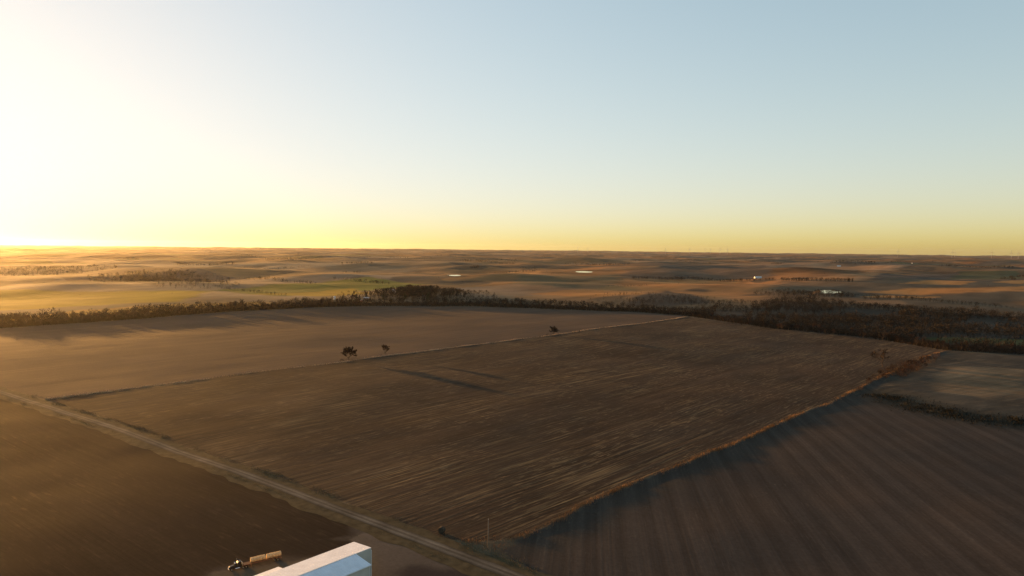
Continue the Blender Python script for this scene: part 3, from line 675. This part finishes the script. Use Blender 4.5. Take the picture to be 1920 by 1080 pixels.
def silo(p, h, r, label):
    o = empty('grain_bin', p, 0, label, 'grain bin'); bm = bmesh.new(); cyl(bm, (0, 0, -.3), (0, 0, h), r, seg=24)
    for i in range(1, 6): cyl(bm, (0, 0, h*i/6-.05), (0, 0, h*i/6+.05), r+.05, seg=24)
    bm_obj('wall', bm, M_white, o); bm = bmesh.new(); cyl(bm, (0, 0, h+.01), (0, 0, h+r*.55), r+.15, .3, 24); bm_obj('roof', bm, M_white, o)
    bm = bmesh.new(); box(bm, (r-.02, 0, 1.2), (.12, .8, 1.8)); bm_obj('door', bm, M_dark, o)
silo(hit(627, 562), 4.8, 1.6, 'small white grain bin at the end of the tree belt, left of the farmstead')

# ------------------------------------------------------------------ wind turbines on the skyline
M_turb = mat('turbine_white', (.3, .3, .3), .6, .3, var=.03)
def make_turbine():
    r = empty('wind_turbine', (0, 0, 0)); bm = bmesh.new(); cyl(bm, (0, 0, -5), (0, 0, 90), 2.6, 1.5, 20); bm_obj('tower', bm, M_turb, r, True)
    bm = bmesh.new(); box(bm, (0, 1.5, 92), (4, 11, 4.2), .6); bm_obj('nacelle', bm, M_turb, r)
    bm = bmesh.new(); cyl(bm, (0, -4, 92), (0, -7, 92), 1.9, .9, 16); hub = bm_obj('hub', bm, M_turb, r)
    for k in range(3):
        bm = bmesh.new(); n = 10; secs = []
        for i in range(n):
            f = i/(n-1); c = 3.6*(1-f)**.8*(.55+.45*min(1, f*6))+.35; t = .5*(1-f)+.08; z = 1.5+f*48; tw = .5*(1-f)
            ring = [(-c*.35, 0), (0, t), (c*.65, 0), (0, -t)]
            secs.append([bm.verts.new((x*math.cos(tw)-y*math.sin(tw), x*math.sin(tw)+y*math.cos(tw), z)) for x, y in ring])
        for a_, b_ in zip(secs[:-1], secs[1:]):
            for i in range(4): bm.faces.new((a_[i], a_[(i+1) % 4], b_[(i+1) % 4], b_[i]))
        bm.faces.new(secs[0]); bm.faces.new(secs[-1])
        bmesh.ops.rotate(bm, verts=bm.verts, cent=(0, 0, 0), matrix=Matrix.Rotation(k*2*math.pi/3, 3, 'Y')); bmesh.ops.translate(bm, verts=bm.verts, vec=(0, -5.6, 92)); bm_obj('blade', bm, M_turb, hub)
    return r
tb = make_turbine()
def copy_deep(o, parent=None):
    c = o.copy(); C.objects.link(c); c.parent = parent
    for ch in [q for q in o.children]: copy_deep(ch, c)
    return c
for k, (u, dist) in enumerate([(1082, 13500), (1101, 14500), (1246, 12500), (1291, 13000), (1320, 15500), (1330, 15000), (1348, 12800), (1362, 14200), (1681, 13500), (1782, 13000), (1787, 14500), (1856, 12500), (1893, 13500), (1906, 12500)]):
    d = fwd*F+rt*(u-960); d = d[:2]/np.linalg.norm(d[:2]); x, y = d*dist
    o = tb if k == 0 else copy_deep(tb)
    o.location = (x, y, zat(x, y)); o.rotation_euler = (0, 0, random.uniform(-.5, .9))
    hub = [c for c in o.children if c.name.startswith('hub')][0]
    tag(o, 'tiny pale wind turbine standing on the right half of the skyline', 'wind turbine', 'wind turbines along the skyline')
tb_spin = None

# ------------------------------------------------------------------ pole, post, lone bale
p = hit(915, 1030); pole = empty('utility_pole', p, R_(36), 'slender grey wooden utility pole in the grass at the road corner of the corn field', 'pole')
M_pole = mat('weathered_pole', (.2, .165, .13), .9, .1, scale=3); bm = bmesh.new(); cyl(bm, (0, 0, -.5), (0, 0, 8.6), .11, .07, 12); bm_obj('shaft', bm, M_pole, pole, True)
bm = bmesh.new(); cyl(bm, (0, 0, 8.6), (0, 0, 8.78), .05, .03, 8); bm_obj('insulator', bm, M_white, pole)
p = hit(1086, 623); bm = bmesh.new(); cyl(bm, (0, 0, -.4), (0, 0, 2.6), .3, .26, 10); cyl(bm, (.9, .4, -.3), (.1, .05, 1.9), .14, .12, 8); o = bm_obj('fence_post', bm, mat('dark_post', (.06, .045, .035), .9, .1)); o.location = p; tag(o, 'stout dark corner post with a brace on the fence line right of the wide tree', 'fence post')

M_straw = mat('straw', (.62, .42, .22), 1, .05, var=.35, scale=2.2, bump=.05); M_net = mat('twine_wrap', (.5, .36, .2), .9, .1, var=.2, scale=5)
M_old = mat('old_bale_straw', (.05, .04, .03), 1, .05, var=.3, scale=3, bump=.05)
def bale_mesh(bm, r, L, seg=28, sag=.04, seed=0):
    """barrel-sided cylinder on the x axis with rounded rims"""
    prof = [(-L/2, r*.55), (-L/2-.02, r*.8), (-L/2+.05, r*.95), (-L/2+.16, r), (-L/6, r*1.015), (L/6, r*1.015), (L/2-.16, r), (L/2-.05, r*.95), (L/2+.02, r*.8), (L/2, r*.55)]
    g = np.random.default_rng(seed); rings = []
    wob = 1+.02*g.normal(size=seg)
    for x, q in prof:
        rings.append([bm.verts.new((x, q*wob[i]*math.cos(2*math.pi*i/seg), max(q*wob[i]*math.sin(2*math.pi*i/seg), -r*(1-sag)))) for i in range(seg)])
    for a_, b_ in zip(rings[:-1], rings[1:]):
        for i in range(seg): bm.faces.new((a_[i], a_[(i+1) % seg], b_[(i+1) % seg], b_[i]))
    bm.faces.new(rings[0][::-1]); bm.faces.new(rings[-1])
p = hit(828, 1000); bm = bmesh.new(); bale_mesh(bm, .98, 1.5, seed=5); o = bm_obj('round_bale', bm, M_old, None, True); o.location = (p[0], p[1], p[2]+.92); o.rotation_euler = (0, 0, R_(70))
tag(o, 'lone dark weathered round bale on the ground at the field entrance above the road', 'bale')

# ------------------------------------------------------------------ semi truck with flatbed trailer and straw bales
RIG = .617; AXZ = R_(90-57)                                                   # heading of the rig's tail, measured from +X
fr = at(428, 1071); tail_dir = np.array([math.cos(AXZ), math.sin(AXZ)])
zg = zat(*(fr+tail_dir*10))
def rig(name, s, label, cat): 
    q = fr+tail_dir*s*RIG; r = empty(name, (q[0], q[1], zg), AXZ+math.pi, label, cat); r.scale = (RIG,)*3; return r
M_blk = mat('black_paint', (.012, .012, .014), .4, .5, var=.05); M_chr = mat('chrome', (.7, .69, .67), .25, .5, 1.0, var=.03)
M_rub = mat('tyre_rubber', (.018, .017, .016), .85, .2); M_alu = mat('aluminium', (.55, .54, .52), .35, .5, .9, var=.05); M_deck = mat('deck_planks', (.16, .09, .05), .85, .15, var=.3, scale=2)
M_frame = mat('trailer_frame', (.16, .06, .03), .6, .3, var=.15); M_amb = mat('amber_lens', (.6, .2, .03), .3, .5)
M_redl = mat('red_lens', (.4, .02, .02), .3, .5)
def wheel(parent, x, y, r=.52, wdt=.3, dual=False):
    s = 1 if y > 0 else -1; ww = wdt*2.1 if dual else wdt
    bm = bmesh.new(); prof = [(r*.58, -ww/2), (r*.9, -ww/2), (r, -ww/2+.06), (r, ww/2-.06), (r*.9, ww/2), (r*.58, ww/2)]; seg = 24; rings = []
    for q, yy in prof: rings.append([bm.verts.new((x+q*math.cos(2*math.pi*i/seg), y+yy, r+q*math.sin(2*math.pi*i/seg))) for i in range(seg)])
    for a_, b_ in zip(rings, rings[1:]+rings[:1]):
        for i in range(seg): bm.faces.new((a_[i], a_[(i+1) % seg], b_[(i+1) % seg], b_[i]))
    wh = bm_obj('wheel', bm, M_rub, parent, True)
    bm = bmesh.new(); yo = y+s*ww*.5; cyl(bm, (x, yo-s*ww*.85, r), (x, yo-s*.06, r), r*.58, seg=20); cyl(bm, (x, yo-s*.06, r), (x, yo+s*.03, r), r*.26, r*.16, 12)
    for i in range(8):
        t = i*math.pi/4; cyl(bm, (x+r*.4*math.cos(t), yo-s*.06, r+r*.4*math.sin(t)), (x+r*.4*math.cos(t), yo-s*.02, r+r*.4*math.sin(t)), .035, seg=6)
    bm_obj('rim', bm, M_alu, wh)
tr = rig('semi_tractor', 0, 'black long-nosed semi tractor with chrome trim parked left of the white shed', 'truck')
# local frame: +x is forward, origin at the front bumper, the rig runs back along -x
bm = bmesh.new(); box(bm, (-4.0, .42, .78), (7.4, .12, .28)); box(bm, (-4.0, -.42, .78), (7.4, .12, .28)); box(bm, (-3.2, 0, .8), (.2, .8, .2)); box(bm, (-6.6, 0, .8), (.2, .8, .2)); bm_obj('frame', bm, M_blk, tr)
bm = bmesh.new(); prism(bm, [(-.25, .75), (-.2, 1.62), (-.5, 1.78), (-2.25, 2.02), (-2.25, .75)], -.62, .62); bmesh.ops.bevel(bm, geom=list(bm.edges), offset=.06, segments=2, affect='EDGES'); bm_obj('hood', bm, M_blk, tr)
for s in (1, -1):
    bm = bmesh.new(); n = 10; ring = []
    for i in range(n):
        t = math.pi*i/(n-1); ring.append((-1.15+.68*math.cos(t), .55+.66*math.sin(t)))
    ring2 = [(-1.15+.62*math.cos(math.pi*i/(n-1)), .55+.6*math.sin(math.pi*i/(n-1))) for i in range(n)][::-1]
    prism(bm, ring+ring2, s*.66, s*1.22); bm_obj('fender', bm, M_blk, tr)
    bm = bmesh.new(); box(bm, (-.42, s*.82, 1.22), (.2, .34, .22), .05); bm_obj('headlight', bm, M_chr, tr)
    bm = bmesh.new(); cyl(bm, (-2.6, s*1.0, .72), (-4.4, s*1.0, .72), .32, seg=20); bm_obj('fuel_tank', bm, M_chr, tr)
    bm = bmesh.new(); cyl(bm, (-3.62, s*1.16, 1.0), (-3.62, s*1.16, 3.0), .09, seg=14); cyl(bm, (-3.62, s*1.16, 3.0), (-3.62, s*1.16, 3.9), .075, seg=14); cyl(bm, (-3.62, s*1.16, 3.9), (-3.75, s*1.16, 4.1), .075, seg=14); bm_obj('exhaust_stack', bm, M_chr, tr)
    bm = bmesh.new(); box(bm, (-2.35, s*1.42, 2.35), (.1, .2, .5), .03); cyl(bm, (-2.35, s*1.32, 2.35), (-2.45, s*1.05, 2.35), .025, seg=8); bm_obj('mirror', bm, M_chr, tr)
    bm = bmesh.new(); box(bm, (-2.85, s*1.03, 1.7), (.95, .05, 1.5), .02); dr = bm_obj('door', bm, M_blk, tr)
    bm = bmesh.new(); box(bm, (-2.8, s*1.06, 2.3), (.75, .03, .55), .01); bm_obj('window', bm, M_glass, dr)
bm = bmesh.new(); box(bm, (-.17, 0, 1.2), (.06, 1.0, .85), .02)
for i in range(9): box(bm, (-.13, -.44+i*.11, 1.2), (.03, .03, .8))
bm_obj('grille', bm, M_chr, tr)
bm = bmesh.new(); box(bm, (-.12, 0, .58), (.2, 2.36, .4), .05); bm_obj('bumper', bm, M_chr, tr)
bm = bmesh.new(); prism(bm, [(-2.2, .8), (-2.2, 2.0), (-2.55, 2.75), (-3.45, 2.85), (-3.45, .8)], -1.02, 1.02); bmesh.ops.bevel(bm, geom=list(bm.edges), offset=.07, segments=2, affect='EDGES'); bm_obj('cab', bm, M_blk, tr)
bm = bmesh.new(); prism(bm, [(-2.20, 2.08), (-2.50, 2.70), (-2.45, 2.72), (-2.16, 2.10)], -.9, .9); bm_obj('windshield', bm, M_glass, tr)
bm = bmesh.new(); prism(bm, [(-3.46, .85), (-3.46, 2.9), (-3.8, 3.25), (-5.1, 3.25), (-5.1, .85)], -1.05, 1.05); bmesh.ops.bevel(bm, geom=list(bm.edges), offset=.09, segments=2, affect='EDGES'); sl = bm_obj('sleeper', bm, M_blk, tr)
bm = bmesh.new(); box(bm, (-2.62, 0, 2.87), (.28, 1.9, .1), .03)
for i in range(5): cyl(bm, (-2.6, -.7+i*.35, 2.9), (-2.6, -.7+i*.35, 3.02), .06, .04, 10)
bm_obj('sun_visor', bm, M_chr, tr)
bm = bmesh.new(); cyl(bm, (-6.3, 0, .95), (-6.3, 0, 1.1), .5, seg=20); box(bm, (-6.3, 0, .98), (.7, .9, .14)); bm_obj('fifth_wheel', bm, M_rub, tr)
for s in (1, -1):
    wheel(tr, -1.15, s*1.0)
    wheel(tr, -5.75, s*.92, dual=True); wheel(tr, -7.05, s*.92, dual=True)
TL = 16.2; t0 = 5.5
tl = rig('flatbed_trailer', t0, 'long flatbed trailer coupled behind the black tractor and loaded with straw bales', 'trailer')
bm = bmesh.new(); box(bm, (-TL/2, 0, 1.46), (TL, 2.5, .1), .02)
for i in range(27): box(bm, (-.4-i*.6, 0, 1.36), (.08, 2.44, .1))
bm_obj('deck', bm, M_deck, tl)
bm = bmesh.new()
for s in (1, -1): box(bm, (-TL/2, s*.55, 1.14), (TL-.6, .14, .34)); box(bm, (-TL/2, s*1.27, 1.45), (TL, .05, .16))
bm_obj('frame_rail', bm, M_frame, tl)
bm = bmesh.new(); box(bm, (-.08, 0, 2.0), (.1, 2.4, 1.0), .02)
for i in range(6): box(bm, (-.01, -1.0+i*.4, 2.0), (.05, .06, .95))
bm_obj('headboard', bm, M_alu, tl)
for s in (1, -1):
    bm = bmesh.new(); box(bm, (-3.6, s*.85, .75), (.14, .14, 1.1)); box(bm, (-3.6, s*.85, .16), (.34, .3, .06)); bm_obj('landing_leg', bm, M_frame, tl)
    bm = bmesh.new(); box(bm, (-TL-.02, s*1.0, 1.2), (.06, .3, .14), .02); bm_obj('tail_light', bm, M_redl, tl)
    for k in range(4):
        bm = bmesh.new(); box(bm, (-2-k*4, s*1.31, 1.43), (.12, .03, .07)); bm_obj('marker_light', bm, M_amb, tl)
    wheel(tl, -TL+1.4, s*.92, dual=True); wheel(tl, -TL+2.7, s*.92, dual=True)
bm = bmesh.new(); box(bm, (-TL-.05, 0, .75), (.1, 2.3, .12)); box(bm, (-TL-.05, .7, .95), (.08, .08, .5)); box(bm, (-TL-.05, -.7, .95), (.08, .08, .5)); bm_obj('rear_guard', bm, M_frame, tl)
b0 = None
pos = [4.1+i*1.24 for i in range(5)]+[10.75+i*1.24 for i in range(5)]
for k, s in enumerate(pos):
    q = fr+tail_dir*(t0+s)*RIG+np.array([-tail_dir[1], tail_dir[0]])*random.uniform(-.05, .05)
    if b0 is None:
        bm = bmesh.new(); bale_mesh(bm, 1.04, 1.17, seed=3); b0 = bm_obj('round_bale', bm, M_straw, None, True); o = b0
        bm = bmesh.new()
        for i in range(4): cyl(bm, (-.42+i*.28, 0, 0), (-.37+i*.28, 0, 0), 1.062, seg=28, cap=False)
        bm_obj('twine_band', bm, M_net, b0)
    else: o = copy_deep(b0)
    o.location = (q[0], q[1], zg+(1.51+1.0)*RIG); o.rotation_euler = (0, 0, AXZ+random.uniform(-.05, .05)); o.scale = (RIG, RIG*random.uniform(.95, 1.03), RIG*random.uniform(.96, 1.03))
    tag(o, 'golden round straw bale in the front stack on the flatbed trailer' if k < 5 else 'golden round straw bale in the rear stack on the flatbed trailer', 'bale', 'front bales on the flatbed' if k < 5 else 'rear bales on the flatbed')

# ------------------------------------------------------------------ white metal shed
def ribbed(name, col, rough, az):
    m = mat(name, col, rough, .35, var=.1, scale=.3); n = m.node_tree; p = n.nodes['Principled BSDF']
    tc = n.nodes.new('ShaderNodeTexCoord'); wv = n.nodes.new('ShaderNodeTexWave'); wv.bands_direction = 'X'; wv.inputs['Scale'].default_value = 2*math.pi/(20*.3)
    n.links.new(tc.outputs['Object'], wv.inputs['Vector']); bp = n.nodes.new('ShaderNodeBump'); bp.inputs['Distance'].default_value = .01; bp.inputs['Strength'].default_value = .5
    n.links.new(wv.outputs['Fac'], bp.inputs['Height']); n.links.new(bp.outputs[0], p.inputs['Normal']); return m
M_rw = ribbed('white_roof_metal', (.64, .66, .69), .45, 0); M_ww = ribbed('grey_wall_metal', (.42, .41, .36), .55, 0); M_trim = mat('shed_trim', (.6, .6, .58), .5, .3, var=.04)
RG = at(696, 1028, 8.0); zb = zat(RG[0]-12, RG[1]-12)
BA = R_(90-41.7)+math.pi                                         # local +x runs along the ridge, away from the road
sh = empty('metal_shed', (RG[0], RG[1], zb), BA, 'big white roofed metal farm shed beside the road, half cut by the picture edge', 'shed')
LN, HF, HN, ZR, ZE = 48., 7.2, 6.2, 8.0, 7.3; X0 = 4.96; XE = 20.2
# local +y: to the near side is +y? ridge axis a=(cos BA, sin BA); left normal
def bmq(quads):
    bm = bmesh.new()
    for q in quads: bm.faces.new([bm.verts.new(v) for v in q])
    return bm
ya = np.array([-math.sin(BA), math.cos(BA)]); sn = 1 if ya @ np.array([math.sin(R_(131.7)), math.cos(R_(131.7))]) > 0 else -1
def slab(pts, t=.12):
    """roof sheet: four corners and its thickness"""
    bm = bmesh.new(); A = [bm.verts.new(p) for p in pts]; B = [bm.verts.new((p[0], p[1], p[2]+t)) for p in pts]
    bm.faces.new(A[::-1]); bm.faces.new(B)
    for i in range(len(pts)): bm.faces.new((A[i], A[(i+1) % len(pts)], B[(i+1) % len(pts)], B[i]))
    p = [np.array(q) for q in pts]; L = p[1][0]-p[0][0]; k = .45                       # standing seams from ridge to eave
    while k < L-.1:
        a0 = np.array([p[0][0]+k, p[0][1], p[0][2]+t]); a1 = np.array([p[0][0]+k, p[3][1], p[3][2]+t]); dx = np.array([.045, 0, 0]); dz = np.array([0, 0, .06])
        v = [bm.verts.new(q) for q in (a0-dx-dz*.2, a0+dx-dz*.2, a1+dx-dz*.2, a1-dx-dz*.2, a0+dz, a1+dz)]
        bm.faces.new((v[0], v[4], v[5], v[3])); bm.faces.new((v[1], v[2], v[5], v[4])); bm.faces.new((v[0], v[1], v[4])); bm.faces.new((v[2], v[3], v[5])); k += .9
    return bm
n_, f_ = sn, -sn
ov = .25; kf = (ZR-ZE)/HF; kn = (ZR-ZE)/HN
bm_obj('far_roof', slab([(0, 0, ZR), (LN, 0, ZR), (LN, f_*(HF+ov), ZE-kf*ov), (0, f_*(HF+ov), ZE-kf*ov)]), M_rw, sh)
bm_obj('near_roof', slab([(X0-.2, n_*.003, ZR-.002), (LN, n_*.003, ZR-.002), (LN, n_*(HN+ov), ZE-kn*ov), (X0-.2, n_*(HN+ov), ZE-kn*ov)]), M_rw, sh)
bm_obj('side_roof', slab([(XE, f_*(HF+ov+.01), ZE-kf*ov-.14), (LN, f_*(HF+ov+.01), ZE-kf*ov-.14), (LN, f_*(HF+2.7), ZE-.5), (XE, f_*(HF+2.7), ZE-.5)]), M_rw, sh)
def wall(name, prof, m=M_ww):
    bm = bmesh.new(); A = [bm.verts.new(p) for p in prof]; bm.faces.new(A); return bm_obj(name, bm, m, sh)
def box_wall(name, p0, p1, z0, h0, h1, t=.15):
    """wall between two plan points with its top sloping from h0 to h1"""
    p0, p1 = np.array(p0), np.array(p1); d = unit(p1-p0); nn = np.array([-d[1], d[0]])*t/2; bm = bmesh.new()
    A = [bm.verts.new((*(p+s*nn), z)) for s in (1, -1) for (p, z) in ((p0, z0), (p1, z0), (p1, h1), (p0, h0))]
    bm.faces.new(A[:4]); bm.faces.new(A[4:][::-1])
    for i in range(4): bm.faces.new((A[i], A[4+i], A[4+(i+1) % 4], A[(i+1) % 4]))
    return bm_obj(name, bm, m=M_ww, parent=sh)
box_wall('wall', (.1, f_*HF), (.1, n_*-.0), -.5, ZE-.05, ZR-.05)
box_wall('wall', (.18, n_*.1-n_*.1), (X0-.02, 0), -.5, ZR-.03, ZR-.03)
box_wall('wall', (X0, n_*.1), (X0, n_*HN), -.5, ZR-.05, ZE-.05)
box_wall('wall', (X0+.08, n_*(HN-.08)), (LN, n_*(HN-.08)), -.5, ZE-.06, ZE-.06)
box_wall('wall', (.18, f_*(HF-.08)), (LN, f_*(HF-.08)), -.5, ZE-.06, ZE-.06)
box_wall('wall', (XE+.1, f_*(HF+.05)), (XE+.1, f_*(HF+2.6)), -.5, ZE-.3, ZE-.55)
box_wall('wall', (XE+.18, f_*(HF+2.55)), (LN, f_*(HF+2.55)), -.5, ZE-.55, ZE-.55)
bm = bmesh.new(); box(bm, (LN/2+X0/2, 0, ZR+.15), (LN-X0, .36, .05)); bm_obj('ridge_cap', bm, M_trim, sh)
bm = bmesh.new(); box(bm, (LN/2+X0/2, n_*(HN+ov+.07), ZE-kn*ov-.02), (LN-X0+.2, .13, .14), .02); cyl(bm, (X0+.2, n_*(HN+.08), ZE-.2), (X0+.2, n_*(HN+.08), .1), .06, seg=10); bm_obj('gutter', bm, M_trim, sh)
bm = bmesh.new(); box(bm, (.0, n_*.06, ZR/2-.3), (.14, .14, ZR-.4)); bm_obj('corner_trim', bm, M_trim, sh)
for i, xx in enumerate((14, 26, 38)):
    bm = bmesh.new(); box(bm, (xx, n_*(HN+.02), 2.2), (5, .08, 4.4), .02)
    for k in range(5): box(bm, (xx, n_*(HN+.07), .5+k*.85), (4.8, .03, .05))
    bm_obj('overhead_door', bm, M_trim, sh)

# ------------------------------------------------------------------ the air
HAZE_D, HAZE_G = .8e-5/1.4, .76
bm = bmesh.new(); box(bm, (0, 0, 60), (58000, 58000, 280)); hz = bpy.data.materials.new('haze_air'); hz.use_nodes = True; n = hz.node_tree
n.nodes.remove(n.nodes['Principled BSDF']); pv = n.nodes.new('ShaderNodeVolumePrincipled'); pv.inputs['Color'].default_value = (.97, .91, .82, 1); pv.inputs['Density'].default_value = HAZE_D; pv.inputs['Anisotropy'].default_value = HAZE_G
n.links.new(pv.outputs[0], n.nodes['Material Output'].inputs['Volume']); o = bm_obj('haze', bm, hz); tag(o, kind='stuff')
S.cycles.use_denoising = True; S.cycles.denoising_prefilter = 'NONE'; S.cycles.use_adaptive_sampling = False; S.cycles.light_sampling_threshold = 0.0; S.cycles.max_bounces = 6; S.cycles.diffuse_bounces = 2; S.cycles.volume_bounces = 0
K = 1.4                                                          # the survey was laid out with the camera at 85 units; it flies at about 119 m
for o in [o for o in C.objects if o.parent is None]:
    if o.type == 'LIGHT': continue
    o.location = o.location*K
    if o.type != 'CAMERA': o.scale = o.scale*K
zs = [v for v in (GZ.min(), GZ.max())]; print('terrain z', zs, 'verts', len(V3))
